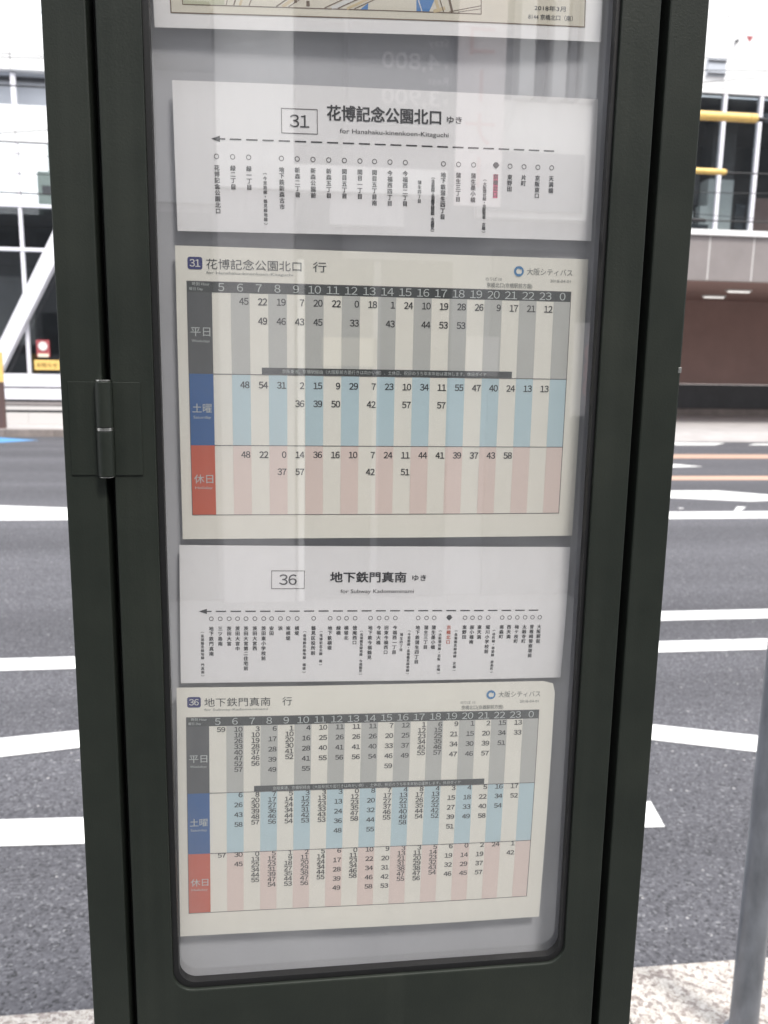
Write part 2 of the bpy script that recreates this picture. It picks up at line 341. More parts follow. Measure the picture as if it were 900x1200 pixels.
class Print:
    """collects flat print in a sheet's own coordinates (mm; x right, z up); place() maps to world"""
    def __init__(s, place, mats): s.place, s.mats, s.b, s.lift = place, mats, MB(), 0
    def mi(s, k): return s.mats.index(k)
    def poly(s, pts, f, k, lift):
        i = len(s.b.v); s.b.v += [s.place(x, z, lift) for x, z in pts]
        for q in f: s.b.f.append(tuple(i + t for t in q)); s.b.m.append(s.mi(k))
    def rect(s, x0, x1, z0, z1, k, lift=.12, seg=12.0):
        nx = max(1, int(abs(x1 - x0) / seg)); nz = max(1, int(abs(z1 - z0) / seg))
        pts = [(x0 + (x1 - x0) * i / nx, z0 + (z1 - z0) * j / nz) for j in range(nz + 1) for i in range(nx + 1)]
        f = [(j * (nx + 1) + i, j * (nx + 1) + i + 1, (j + 1) * (nx + 1) + i + 1, (j + 1) * (nx + 1) + i) for j in range(nz) for i in range(nx)]
        s.poly(pts, f, k, lift)
    def frame(s, x0, x1, z0, z1, t, k, lift=.2):
        s.rect(x0, x1, z1 - t, z1, k, lift); s.rect(x0, x1, z0, z0 + t, k, lift)
        s.rect(x0, x0 + t, z0 + t, z1 - t, k, lift); s.rect(x1 - t, x1, z0 + t, z1 - t, k, lift)
    def line(s, p, q, t, k, lift=.2):
        a, b = Vector(p), Vector(q); d = b - a; n = max(1, int(d.length / 12)); nn = Vector((-d.y, d.x)).normalized() * t / 2
        for i in range(n):
            u, w_ = a + d * i / n, a + d * (i + 1) / n
            s.poly([tuple(u - nn), tuple(w_ - nn), tuple(w_ + nn), tuple(u + nn)], [(0, 1, 2, 3)], k, lift)
    def disc(s, x, z, r, k, lift=.2, inner=0, n=18):
        if inner:
            pts = [(x + q * math.cos(2 * math.pi * i / n), z + q * math.sin(2 * math.pi * i / n)) for q in (inner, r) for i in range(n)]
            s.poly(pts, [(i, (i + 1) % n, n + (i + 1) % n, n + i) for i in range(n)], k, lift)
        else:
            s.poly([(x + r * math.cos(2 * math.pi * i / n), z + r * math.sin(2 * math.pi * i / n)) for i in range(n)], [tuple(range(n))], k, lift)
    def stamps(s, bold, size):
        e = bold * size
        return [(0, 0)] if not bold else [(-e / 2, -e / 3), (e / 2, -e / 3), (-e / 2, e / 3), (e / 2, e / 3)]
    def text(s, t, x, z, h, k, al='l', w=None, bold=0, lift=.25, ref=.73):
        """z = baseline, h = cap height; w = forced width"""
        if t.isdigit():                               # figures in a plain grotesque, set one by one
            em = h / .735; adv = (w / len(t)) if w else .57 * em; fx = adv / (.575 * em)
            x0 = x - {'l': 0, 'c': adv * len(t) / 2, 'r': adv * len(t)}[al]
            for i, ch in enumerate(t):
                v, f, a, b, c, d = glyphs(chr(ord(ch) + 0xFEE0)); mx_, my_ = (a + b) / 2, c
                if ch == '1': mx_ = a + .25 * (b - a) + .12
                for q, (ex, ez) in enumerate(s.stamps(bold, em)):
                    s.poly([(x0 + adv * (i + .5) + ex + (p[0] - mx_) * em * fx, z + ez + (p[1] - my_) * em) for p in v], f, k, lift + .012 * q)
            return
        v, f, a, b, c, d = glyphs(t, bold)
        if not v: return
        sc_ = h / ref; sx = sc_ if w is None else w / (b - a)
        W = (b - a) * sx
        x0 = x - {'l': 0, 'c': W / 2, 'r': W}[al]
        for q, (ex, ez) in enumerate(s.stamps(bold, sc_)): s.poly([(x0 + ex + (p[0] - a) * sx, z + ez + p[1] * sc_) for p in v], f, k, lift + .012 * q)
    def column(s, t, x, z, size, pitch, k, bold=0, lift=.25, wx=1.0):
        """vertical writing, first character's top at z"""
        for i, ch in enumerate(t):
            if ch == ' ': continue
            v, f, a, b, c, d = glyphs(ch, bold); cz = z - pitch * (i + .5)
            cx_, cy_ = ((a + b) / 2, (c + d) / 2)
            s_ = size
            if ch in 'ー（）()・':
                pts = [(x + (p[1] - cy_) * s_ * wx, cz - (p[0] - cx_) * s_) for p in v]
            else: pts = [(x + (p[0] - cx_) * s_ * wx, cz + (p[1] - cy_) * s_) for p in v]
            for q, (ex, ez) in enumerate(s.stamps(bold, size)): s.poly([(px_ + ex, pz_ + ez) for px_, pz_ in pts], f, k, lift + .012 * q)
    def build(s, name, parent): return s.b.build(name, [M[k] for k in s.mats], parent)

# ================================================================== SETTING
# ground sheets: road slightly lower than the pavements
b = MB(); b.quad((-60, 1.78, -.15), (60, 1.78, -.15), (60, 18.32, -.15), (-60, 18.32, -.15))
struct(b.build('road', M['asphalt']), 'grey asphalt road with white and orange lines')
b = MB(); b.quad((-400, -400, -.30), (400, -400, -.30), (400, 400, -.30), (-400, 400, -.30))
struct(b.build('ground', M['kerbgrey']))
def mark(name, m, pts, label, lift=.004):
    bb = MB(); z = -.15 + lift; bb.v = [(x, y, z) for x, y in pts]; bb.f = [tuple(range(len(pts)))]; bb.m = [0]
    return struct(bb.build(name, M[m]), label)
mark('lane_line', 'road_white', [(-40, 4.41), (40, 4.41), (40, 4.60), (-40, 4.60)], 'long white lane line nearest the kerb but one')
mark('lane_line', 'road_white', [(1.2, 5.00), (40, 5.00), (40, 5.20), (1.5, 5.20)], 'white line just beyond the long lane line on the right')
mark('lane_line', 'road_white', [(-40, 8.74), (-1.2, 8.74), (-1.2, 9.2), (-2.39, 9.48), (-3.2, 9.66), (-40, 9.70)], 'thick white lane line on the left')
mark('lane_line', 'road_white', [(-1.2, 8.74), (-1.2, 8.56), (40, 8.56), (40, 8.98), (-1.2, 9.0)], 'white lane line across the middle of the road')
mark('road_arrow', 'road_white', [(3.0, 9.98), (4.99, 9.98), (5.89, 9.69), (6.16, 9.74), (40, 9.8), (40, 10.23), (6.45, 10.23), (5.94, 10.6), (3.0, 10.62)], 'white arrow stripe with a tapering tail, second line from middle')
mark('centre_line', 'road_orange', [(3.6, 11.63), (40, 11.63), (40, 12.08), (3.6, 12.08)], 'nearer of the two orange lines')
mark('centre_line', 'road_orange', [(3.9, 14.50), (40, 14.50), (40, 15.2), (3.9, 15.2)], 'farther of the two orange lines')
mark('lane_line', 'road_white', [(4.5, 13.1), (6.57, 13.15), (7.14, 13.27), (6.81, 13.62), (4.5, 13.62)], 'short white dash between the orange lines')
mark('road_patch', 'road_blue', [(-14, 16.95), (-5.46, 16.95), (-4.89, 17.5), (-5.9, 18.1), (-14, 18.1)], 'blue cycle lane patch along the far kerb')
mark('lane_line', 'road_white', [(8.5, 17.0), (9.4, 17.04), (9.95, 17.6), (8.5, 17.7)], 'white edge mark beside the far kerb ramp')
mark('lane_line', 'road_white', [(10.2, 17.1), (30, 17.1), (30, 17.5), (10.6, 17.5)], 'white edge line by the far pavement')
# strokes of the big painted characters beside the stop
mark('painted_stroke', 'road_white', [(-2.6, 3.17), (-1.177, 3.395), (-.87, 3.454), (.57, 3.685), (1.652, 3.304), (2.07, 3.145), (2.115, 3.14), (2.165, 3.30), (1.728, 3.458), (.57, 3.865), (-.921, 3.627), (-1.234, 3.577), (-2.6, 3.35)], 'bent white stroke rising behind the board and falling to the right')
mark('painted_stroke', 'road_white', [(-2.9, 2.80), (-.965, 2.722), (1.379, 2.619), (1.406, 2.795), (-.965, 2.893), (-2.9, 2.97)], 'straight white stroke nearest the kerb, ending just right of the board')
mark('paint_fleck', 'road_white', [(5.25, 8.98), (5.33, 8.98), (5.60, 9.30), (5.50, 9.33)], 'small pale fleck of paint between lines on the right')
mark('paint_fleck', 'road_white', [(4.70, 9.20), (4.76, 9.20), (4.76, 9.26), (4.70, 9.26)], 'tiny pale fleck of paint close to the board')

# near pavement and kerb
b = MB(); b.quad((-60, -4.0, -.004), (60, -4.0, -.004), (60, 1.45, -.004), (-60, 1.45, -.004))
pv = struct(b.build('pavement', M['concrete']), 'pale pavement under the board')
kb = MB(); kb.box(-60, 60, 1.453, 1.75, -.29, -.02)
kerb = struct(kb.build('kerb', M['kerbgrey']), 'near kerb of pale speckled granite')
def rows(parent, m, x0, x1, step, y0, y1, z0, z1, name='kerb_stone', gap=.004, bev=.006):
    x = x0; k = 0
    while x < x1 - 1e-6:
        o = box(name, M[m], -step / 2 + gap / 2, step / 2 - gap / 2, y0, y1, z0, z1, parent, bev)
        o.location.x = x + step / 2; x += step; k += 1
rows(kerb, 'granite', -4.2, 5.8, 1.0, 1.452, 1.772, -.2, .002)
# far pavement with kerb and a drive-over ramp
b = MB(); b.quad((-60, 18.5, 0), (8.2, 18.5, 0), (8.2, 40, 0), (-60, 40, 0)); b.quad((8.2, 18.9, 0), (60, 18.9, 0), (60, 40, 0), (8.2, 40, 0))
b.quad((8.2, 18.33, -.10), (60, 18.33, -.10), (60, 18.9, 0), (8.2, 18.9, 0))
b.quad((8.2, 18.5, 0), (8.2, 18.9, 0), (8.2, 18.33, -.10), (8.2, 18.4, -.10))
b.quad((8.2, 17.85, -.145), (60, 17.85, -.145), (60, 18.33, -.10), (8.2, 18.33, -.10))
struct(b.build('far_pavement', M['farconcrete']), 'pale pavement across the road')
kb = MB(); kb.box(-60, 8.2, 18.36, 18.498, -.29, -.012)
kf = struct(kb.build('far_kerb', M['kerbgrey']), 'far kerb of weathered concrete')
rows(kf, 'kerbgrey', -13.8, 8.2, 1.0, 18.32, 18.50, -.25, .003, bev=.012)

# ================================================================== LEFT BUILDING ACROSS THE ROAD
YB = 20.0; Z = lambda z: z + EYE
lb = thing('office_building', 'white framed glass building with a diagonal white brace, left across the road', 'building', (0, YB, 0))
def rel(o, parent):                       # keep world position while parented to a moved Empty
    o.matrix_parent_inverse = Matrix.Translation(-Vector(parent.location)); return o
def pbox(name, m, x0, x1, y0, y1, z0, z1, parent, bevel=0):
    return rel(box(name, M[m], x0, x1, y0, y1, z0, z1, parent, bevel), parent)
X0, X1 = -17.1, 1.9
BAY = 1.9
pbox('roof', 'white_wall', X0, X1, YB + .02, YB + 12, Z(6.6), Z(6.72), lb)
n = 5
for k in range(n):
    xa = X0 + (X1 - X0) * k / n; xb = X0 + (X1 - X0) * (k + 1) / n
    pbox('parapet_panel', 'white_wall', xa + .01, xb - .01, YB - .10, YB + .15, Z(6.05), Z(6.92), lb, .008)
    pbox('wall_panel', 'white_wall', xa + .01, xb - .01, YB - .02, YB + .12, Z(4.62), Z(5.37), lb, .008)
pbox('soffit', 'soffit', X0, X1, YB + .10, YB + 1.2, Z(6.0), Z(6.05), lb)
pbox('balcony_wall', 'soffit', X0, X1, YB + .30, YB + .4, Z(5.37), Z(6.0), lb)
pbox('ceiling_beam', 'room_dark', X0, X1, YB + .2, YB + .26, Z(5.93), Z(5.995), lb)
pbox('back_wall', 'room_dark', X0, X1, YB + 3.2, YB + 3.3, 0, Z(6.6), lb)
pbox('side_wall', 'white_wall', X0 - .2, X0, YB - .1, YB + 12, 0, Z(6.9), lb)
pbox('side_wall', 'white_wall', X1, X1 + .2, YB - .1, YB + 12, 0, Z(6.9), lb)
pbox('floor_slab', 'room_grey', X0, X1, YB + .12, YB + 3.2, Z(3.30), Z(3.5), lb)
pbox('floor_slab', 'room_grey', X0, X1, YB + .12, YB + 3.2, 0, Z(-.40), lb)
for z, h in ((3.29, .07), (2.36, .075)):
    pbox('transom', 'white_steel', X0, X1, YB - .06, YB + .06, Z(z - h / 2), Z(z + h / 2), lb, .006)
x = X0
i = 0
zt = [-.36, 2.32, 3.25, 4.62]
while x < X1 + .01:
    xm = x + .01
    pbox('mullion', 'white_steel', xm - .04, xm + .04, YB - .045, YB + .05, Z(-.36), Z(2.32), lb, .006)
    pbox('mullion', 'white_steel', xm - .035, xm + .035, YB - .045, YB + .05, Z(2.40), Z(3.25), lb, .006)
    pbox('mullion', 'white_steel', xm - .03, xm + .03, YB - .045, YB + .05, Z(3.33), Z(4.62), lb, .006)
    pbox('balcony_post', 'white_steel', xm - .05, xm + .05, YB - .02, YB + .08, Z(5.37), Z(6.0), lb, .006)
    if x + BAY < X1 + .01:
        for (za, zb, gm) in ((-.36, 2.32, 'pane_clear'), (2.40, 3.25, 'pane_clear'), (3.33, 4.62, 'pane_mirror')):
            o = pbox('window_pane', gm, xm + .045, xm + BAY - .045, YB, YB + .012, Z(za), Z(zb), lb)
    x += BAY; i += 1
# things seen through the glass: blind behind the top panes, shelves below
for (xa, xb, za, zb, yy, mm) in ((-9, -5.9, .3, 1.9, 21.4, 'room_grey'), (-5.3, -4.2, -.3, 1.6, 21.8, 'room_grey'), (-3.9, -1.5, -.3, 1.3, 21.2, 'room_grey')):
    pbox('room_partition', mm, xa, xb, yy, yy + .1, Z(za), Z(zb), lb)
# diagonal braces (a V pair) in front of the glass
for dx, sgn in ((0, 1),):
    bm_ = MB(); bm_.prism([(-6.22, Z(-.34)), (-5.85, Z(.354)), (-3.55, Z(4.6)), (-3.95, Z(4.6)), (-6.25, Z(.25))], YB - .35, YB - .07)
    rel(bm_.build('brace', M['white_steel'], lb, .01), lb)
    b2 = MB(); b2.prism([(-6.30, Z(.25)), (-8.6, Z(4.6)), (-9.0, Z(4.6)), (-6.70, Z(.354)), (-6.33, Z(-.34))], YB - .35, YB - .07)
    rel(b2.build('brace', M['white_steel'], lb, .01), lb)
# base wall courses with open joints
pbox('base_backing', 'room_dark', X0, X1, YB - .16, YB - .02, 0, Z(-.40), lb)
for za, zb, m_, yf in ((-.650, -.36, 'white_steel', -.24), (-.935, -.69, 'white_steel', -.24), (-1.07, -.99, 'clad', -.22), (-1.175, -1.09, 'joint', -.24), (-1.5, -1.235, 'joint', -.30)):
    for k in range(10):
        xa = X0 + BAY * k
        pbox('base_panel', m_, xa + .002, xa + BAY - .002, YB + yf, YB - .165, Z(za), Z(zb), lb, .006)
# notices on the glass
po = thing('wall_poster', 'small red and white poster behind the lower left window', 'poster', (-5.36, 19.93, Z(0)))
rel(box('poster_sheet', M['sign_red'], -5.50, -5.21, 19.93, 19.94, Z(.02), Z(.40), po), po)
bb = MB(); bb.prism([(-5.355 + .10 * math.cos(t * .524), Z(.26) + .10 * math.sin(t * .524)) for t in range(12)], 19.922, 19.929)
rel(bb.build('poster_print', M['room_white'], po), po)
rel(box('poster_print', M['f_cream'], -5.47, -5.24, 19.922, 19.929, Z(.02), Z(.09), po), po)
ys = thing('sign_board', 'yellow notice board below the red and white poster', 'sign', (-5.3, 19.7, Z(-.28)))
rel(box('board', M['yellow'], -5.50, -4.95, 19.70, 19.72, Z(-.27), Z(-.05), ys, .004), ys)
class FlatPlace:
    pass
def wall_print(mats, parent, y, face=-1):
    sgn = face
    return Print(lambda x, z, l: (x / 1000, y + sgn * (.003 + l * .001), z / 1000), mats)
pr = wall_print(['map_brown'], ys, 19.70)
pr.text('お知らせ', -5225, Z(-.16) * 1000 - 45, 85, 'map_brown', 'c', bold=.02)
rel(pr.build('lettering', ys), ys)
pst = thing('boundary_post', 'dark brown post with a yellow top at the left edge across the road', 'post', (-5.98, 18.62, 0))
for nm, m_, za, zb in (('shaft', 'brownpost', .0, Z(-.525)), ('band', 'yellow', Z(-.52), Z(.10))):
    t_ = MB(); t_.tube([(-5.955, 18.66, za), (-5.955, 18.66, zb)], .105, 16); rel(t_.build(nm, M[m_], pst, smooth=True), pst)

# ================================================================== RIGHT BUILDING ACROSS THE ROAD
rb = thing('commercial_building', 'white building with a window band over a maroon vehicle entrance, right across the road', 'building', (2.3, YB, 0))
RX0, RX1 = 2.3, 30.0
# white upper storeys, panels with fine joints
xj = [2.3, 3.9, 5.55, 7.2, 8.82, 10.44, 12.06, 13.68, 15.3, 18.5, 21.7, 24.9, 30]
for k in range(len(xj) - 1):
    for za, zb in ((6.50, 8.10), (8.11, 9.9), (9.91, 12.0)):
        pbox('wall_panel', 'white_wall', xj[k] + .006, xj[k + 1] - .006, YB - .02, YB + .2, Z(za), Z(zb), rb, .006)
pbox('wall_core', 'room_white', RX0, RX1, YB + .21, YB + .4, Z(6.5), Z(12), rb)
# louvre box on the wall
lv = MB(); lv.box(9.99, 10.45, YB - .07, YB - .021, Z(6.79), Z(7.19)); rel(lv.build('vent_box', M['soffit'], rb, .004), rb)
for z_ in (7.10, 6.82): pbox('vent_slat', 'room_dark', 10.0, 10.44, YB - .10, YB - .071, Z(z_), Z(z_ + .035), rb)
mk = thing('fire_access_mark', 'small red triangle mark high on the white building', 'mark', (11.0, YB - .03, Z(7.6)))
bb = MB(); bb.prism([(10.91, Z(7.72)), (11.10, Z(7.72)), (11.005, Z(7.59))], YB - .026, YB - .023); rel(bb.build('triangle', M['sign_red'], mk), mk)
sp = MB(); sp.tube([(10.67, YB - .10, Z(7.58)), (10.67, YB - .021, Z(7.58))], .035, 12); tag(sp.build('wall_fitting', M['room_dark']), 'small dark round fitting left of the red triangle', 'fitting')
# window band
pbox('lintel', 'white_wall', RX0, RX1, YB - .05, YB + .2, Z(6.43), Z(6.495), rb, .006)
pbox('window_sill', 'white_wall', RX0, RX1, YB - .10, YB + .22, Z(3.20), Z(3.33), rb, .01)
mul = [3.0, 4.5, 6.0, 7.5, 9.0, 10.53, 11.45, 12.98, 14.5, 16.0, 17.5, 19.0, 20.5, 22]
for q, xm in enumerate(mul):
    pbox('mullion', 'white_steel', xm - .042, xm + .042, YB - .04, YB + .10, Z(3.33), Z(6.43), rb, .006)
    if q + 1 < len(mul): pbox('window_pane', 'pane_clear', xm + .045, mul[q + 1] - .045, YB + .02, YB + .032, Z(3.33), Z(6.43), rb)
# room behind
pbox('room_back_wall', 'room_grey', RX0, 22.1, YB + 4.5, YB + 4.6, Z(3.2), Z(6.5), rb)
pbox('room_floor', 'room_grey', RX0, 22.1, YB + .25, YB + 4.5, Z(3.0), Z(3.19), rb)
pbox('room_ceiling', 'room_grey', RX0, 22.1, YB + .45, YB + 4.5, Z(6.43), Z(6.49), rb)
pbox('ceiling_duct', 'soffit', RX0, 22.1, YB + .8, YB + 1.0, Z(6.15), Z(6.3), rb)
pbox('room_column', 'room_grey', 11.3, 11.95, 21.9, 22.4, Z(4.95), Z(6.42), rb)
pbox('room_counter', 'room_white', 11.06, 11.75, 21.5, 22.0, Z(3.2), Z(4.85), rb)
pbox('room_screen', 'room_grey', 10.05, 11.0, 21.9, 22.0, Z(4.25), Z(5.2), rb)
pbox('red_partition', 'recess', 12.4, 14.2, 21.6, 21.7, Z(3.2), Z(4.45), rb)
ch = thing('office_chair', 'dark high backed chair behind the window band', 'chair', (12.0, 21.5, Z(3.19)))
for nm, a in (('backrest', (11.83, 12.10, 21.45, 21.52, Z(3.6), Z(4.25))), ('seat', (11.80, 12.13, 21.15, 21.5, Z(3.5), Z(3.58))), ('leg', (11.94, 11.99, 21.3, 21.35, Z(3.195), Z(3.5)))):
    rel(box(nm, M['room_dark'], *a, ch, .015), ch)
for q, (xa, xb, za, zb) in enumerate(((10.80, 11.0, 3.69, 4.15), (10.35, 10.62, 3.69, 4.0))):
    t_ = tag(box('storage_box', M['room_white'], xa, xb, 21.35, 21.6, Z(za), Z(zb), None, .01), ['white box standing behind the window nearest the dark board edge, taller one', 'white box behind the window nearest the dark board edge, shorter one'][q], 'box')
tb = tag(box('low_table', M['room_dark'], 10.1, 11.04, 21.3, 21.8, Z(3.2), Z(3.68), None, .01), 'dark low cabinet under the white boxes behind the window band', 'cabinet')
# cladding panels under the window band
cj = [2.3, 3.37, 4.46, 5.55, 6.63, 7.71, 8.8, 9.35, 10.44, 11.59, 12.7, 13.8, 14.9, 16.0, 17.1, 18.2, 19.3, 20.4, 21.5, 24, 27, 30]
pbox('cladding_backing', 'joint', RX0, RX1, YB - .013, YB + .2, Z(2.15), Z(3.19), rb)
for k in range(len(cj) - 1):
    pbox('cladding_panel', 'clad', cj[k] + .02, cj[k + 1] - .02, YB - .02, YB + .028, Z(2.14), Z(3.195), rb, .004)
# vehicle entrance recess
pbox('soffit', 'recess', RX0, RX1, YB + .205, 26.0, Z(2.16), Z(2.3), rb)
pbox('recess_wall', 'recess', RX0, RX1, 26.0, 26.2, Z(-.5), Z(2.16), rb)
pbox('recess_plinth', 'darkband', RX0, RX1, 25.86, 26.1, Z(-1.28), Z(-.52), rb)
pbox('recess_step', 'kerbgrey', RX0, RX1, 25.6, 26.1, .003, Z(-1.29), rb)
pbox('recess_side_wall', 'clad', RX0, RX0 + .3, YB + .03, 26.0, 0, Z(2.14), rb)
pbox('recess_side_wall', 'clad', 28.5, 28.8, YB + .03, 26.0, 0, Z(2.14), rb)
for q, (ax, bx, yy) in enumerate(((12.25, 12.95, 22.3), (12.55, 13.25, 24.2))):
    lt = thing('strip_light', ['nearer of the two strip lights under the entrance soffit', 'farther of the two strip lights under the entrance soffit'][q], 'light', (ax, yy, Z(2.1)), 'strip lights under the entrance soffit')
    rel(box('housing', M['room_white'], ax, bx, yy - .09, yy + .09, Z(2.12), Z(2.155), lt, .006), lt)
    t_ = MB(); t_.tube([(ax + .03, yy, Z(2.10)), (bx - .03, yy, Z(2.10))], .018, 10); rel(t_.build('tube', M['lamp'], lt, smooth=True), lt)

# ================================================================== OVERHEAD WIRES
YW = 12.0; WK = YW / 7.0
def wire(zr, zl, label, r=.008, dip=.12, y=YW, wob=0):
    """zr: height (rel. eye) at the right edge of view, zl at the left"""
    xr, xl = 4.05 * WK, -1.9 * WK; pts = []
    for k in range(41):
        x = -26 + 52 * k / 40; t = (x - xl) / (xr - xl)
        z = zl + (zr - zl) * t + dip * ((x / 13) ** 2 - .15)
        pts.append((x, y, Z(z)))
    o = MB(); o.tube(pts, r, 6, caps=False); return tag(o.build('overhead_wire', M['wire'], smooth=True), label, 'wire', 'overhead wires along the road')
W_ = [(2.06, 2.02, 'overhead wire running into the upper yellow cable guard', .010, 0), (1.63, 1.62, 'overhead wire running into the lower yellow cable guard', .010, .03),
      (2.535, 2.56, 'topmost thin wire crossing in front of the white wall', .005, .25), (2.47, 2.25, 'second thin wire from the top across the white wall', .006, .4),
      (2.43, 1.74, 'thin wire just under the red triangle', .006, .6), (2.35, 2.30, 'thin wire skimming the top of the right window band', .005, .8),
      (1.515, 1.44, 'thin wire across the lower part of the window band', .006, 1.0), (1.285, 1.30, 'cable with a thick black sleeve low over the window band', .011, 1.2), (1.33, 1.60, 'thin wire just above the black sleeved cable', .005, 1.4)]
for a, c_, lab, r_, dy in W_: wire(a * WK, c_ * WK, lab, r_, .12, YW + dy * .4)
def guard(x0, x1, z, r, label, zslope=0, y=YW):
    g = thing('cable_guard', label, 'cable guard', ((x0 + x1) / 2, y, Z(z)), 'yellow cable guards on the wires')
    t_ = MB(); t_.tube([(x0, y, Z(z)), (x1 - .12, y, Z(z)), (x1 - .115, y, Z(z)), (x1 - .11, y, Z(z)), (x1 - .02, y, Z(z)), (x1, y, Z(z))], [r, r, r * .88, r * 1.0, r, r * .7], 16)
    rel(t_.build('sleeve', M['yellow'], g, smooth=True), g)
    t_ = MB(); t_.tube([(x1, y, Z(z - .01)), (x1 + .13, y, Z(z - .012))], [r * .6, r * .35], 10); rel(t_.build('end_boot', M['wire'], g, smooth=True), g)
guard(3.6, 3.985 * WK, 2.075 * WK, .062, 'upper yellow cable guard crossing the window band')
guard(3.6, 3.75 * WK, 1.640 * WK, .042, 'lower and shorter yellow cable guard crossing the window band', y=YW + .012)
t_ = MB(); t_.tube([(4.4, YW + .48, 1.29 * WK + EYE), (3.74 * WK, YW + .48, 1.292 * WK + EYE)], .03, 10); tag(t_.build('cable_sleeve', M['wire'], smooth=True), 'thick black sleeve on the lowest cable', 'cable sleeve')

# ================================================================== STREET FRONT BEHIND THE VIEWER (seen mirrored in the acrylic)
YF = -4.0
hb = thing('hotel_building', 'white and grey street front mirrored in the board cover', 'building', (0, YF, 0))
def fb(name, m, x0, x1, z0, z1, dep=.06, base=0.0, parent=hb, bevel=0):
    return pbox(name, m, x0, x1, YF + base, YF + base + dep, Z(z0), Z(z1), parent, bevel)
pbox('facade_wall', 'f_grey', -14, 16, YF - 6, YF, 0, 6.6, hb)
fb('wall_pier', 'f_white', -.36, .08, .98, 5.0, .10)
fb('wall_pier', 'f_pale', -.36, .08, -1.5, .978, .10)
fb('wall_pier', 'f_mid', -.70, -.37, 1.62, 1.9, .25)
fb('wall_pier', 'f_white', -3.2, -.37, 1.95, 5.0, .05)
fb('wall_pier', 'f_grey', -3.2, -.37, .9, 1.60, .05)
fb('window_pane', 'f_pane', -3.2, -.40, -1.5, .85, .02)
fb('window_pane', 'f_pane', .10, .37, .6, 1.95, .03)
fb('wall_band', 'f_white', -.36, .98, .98, 1.12, .14)
fb('entrance_glass', 'f_pane', .12, 1.05, -1.5, .62, .02)
fb('entrance_frame', 'f_white', .10, .14, -1.5, .6, .08)
fb('entrance_frame', 'f_grey', .56, .60, -1.5, .6, .08)
fb('blind', 'f_cream2', .25, .58, -.02, .15, .05, .03)
fb('blind', 'f_pale', 1.12, 1.32, -.07, .17, .05, .12)
fb('lit_panel', 'f_pale', .29, .73, .80, .975, .05, .05)
fb('window_pane', 'f_mid', 1.30, 1.95, -1.5, .7, .02)
fb('wall_panel', 'f_white', 1.18, 1.86, .88, 1.54, .08)
fb('wall_panel', 'f_grey', 1.22, 1.82, .92, 1.25, .02, .09)
for (xa, xb, mm) in ((1.38, 1.47, 'f_white'), (1.50, 1.55, 'f_dark'), (1.58, 1.66, 'f_white'), (1.70, 1.74, 'f_grey'), (1.76, 1.85, 'f_white'), (1.90, 1.94, 'f_mid'), (1.97, 2.14, 'f_white'), (2.22, 2.40, 'f_grey')):
    fb('facade_fin', mm, xa, xb, 1.55 if xb < 1.9 else -1.5, 5.0, .16 if mm == 'f_white' else .10, .002)
fb('wall_pier', 'f_white', 1.97, 2.2, -1.5, 5.0, .12)
for k in range(10): fb('window_pane', 'f_pane', 3.0 + 1.3 * k, 4.0 + 1.3 * k, .2, 2.2, .03)
for k in range(8): fb('window_pane', 'f_pane', -4.6 - 1.2 * k, -3.7 - 1.2 * k, .2, 2.2, .03)
for z_ in (3.3,):
    for k in range(9): fb('window_pane', 'f_pane', -10 + 2.6 * k, -8.9 + 2.6 * k, z_, z_ + 1.3, .115)
def back_print(mats, y): return Print(lambda x, z, l: (-x / 1000, y + .002 + l * .001, z / 1000), mats)
# taller blocks farther back, mirrored in the windows across the road
tw = thing('tower_block', 'grey tower block standing behind the viewer to the right', 'building', (32, -18, 0))
pbox('wall', 'f_mid', 17, 48, -30, -14, 0, 24, tw)
for k in range(10):
    for j in range(7): pbox('window_pane', 'f_pane', 18 + 3 * k, 20 + 3 * k, -14, -13.95, 1.5 + 3.1 * j, 3.3 + 3.1 * j, tw)
tw = thing('pale_tower', 'slim pale green tower standing behind the viewer to the left', 'building', (-14.4, -22, 0))
pbox('wall', 'pale_green', -15.9, -12.6, -25, -20, 0, 13.6, tw); pbox('wall', 'pale_green', -15.2, -13.4, -24, -20.2, 13.6, 16.2, tw)
for j in range(8): pbox('window_band', 'f_pane', -15.6, -12.9, -20, -19.95, 1 + 1.6 * j, 1.5 + 1.6 * j, tw)
tw = thing('low_block', 'dark low office block standing behind the viewer to the left', 'building', (-18, -16, 0))
pbox('wall', 'f_mid', -30, -8, -26, -12, 0, 9.6, tw)
for k in range(7):
    for j in range(3): pbox('window_pane', 'f_pane', -29 + 3 * k, -27 + 3 * k, -12, -11.95, 1.2 + 2.9 * j, 2.8 + 2.9 * j, tw)
ps = thing('price_sign', 'grey hotel price board mirrored in the top of the cover', 'sign', (.68, YF + .2, Z(1.4)))
rel(box('board', M['f_mid'], .385, .98, YF + .15, YF + .20, Z(1.30), Z(1.96), ps, .004), ps)
pr = back_print(['f_pale'], YF + .20)
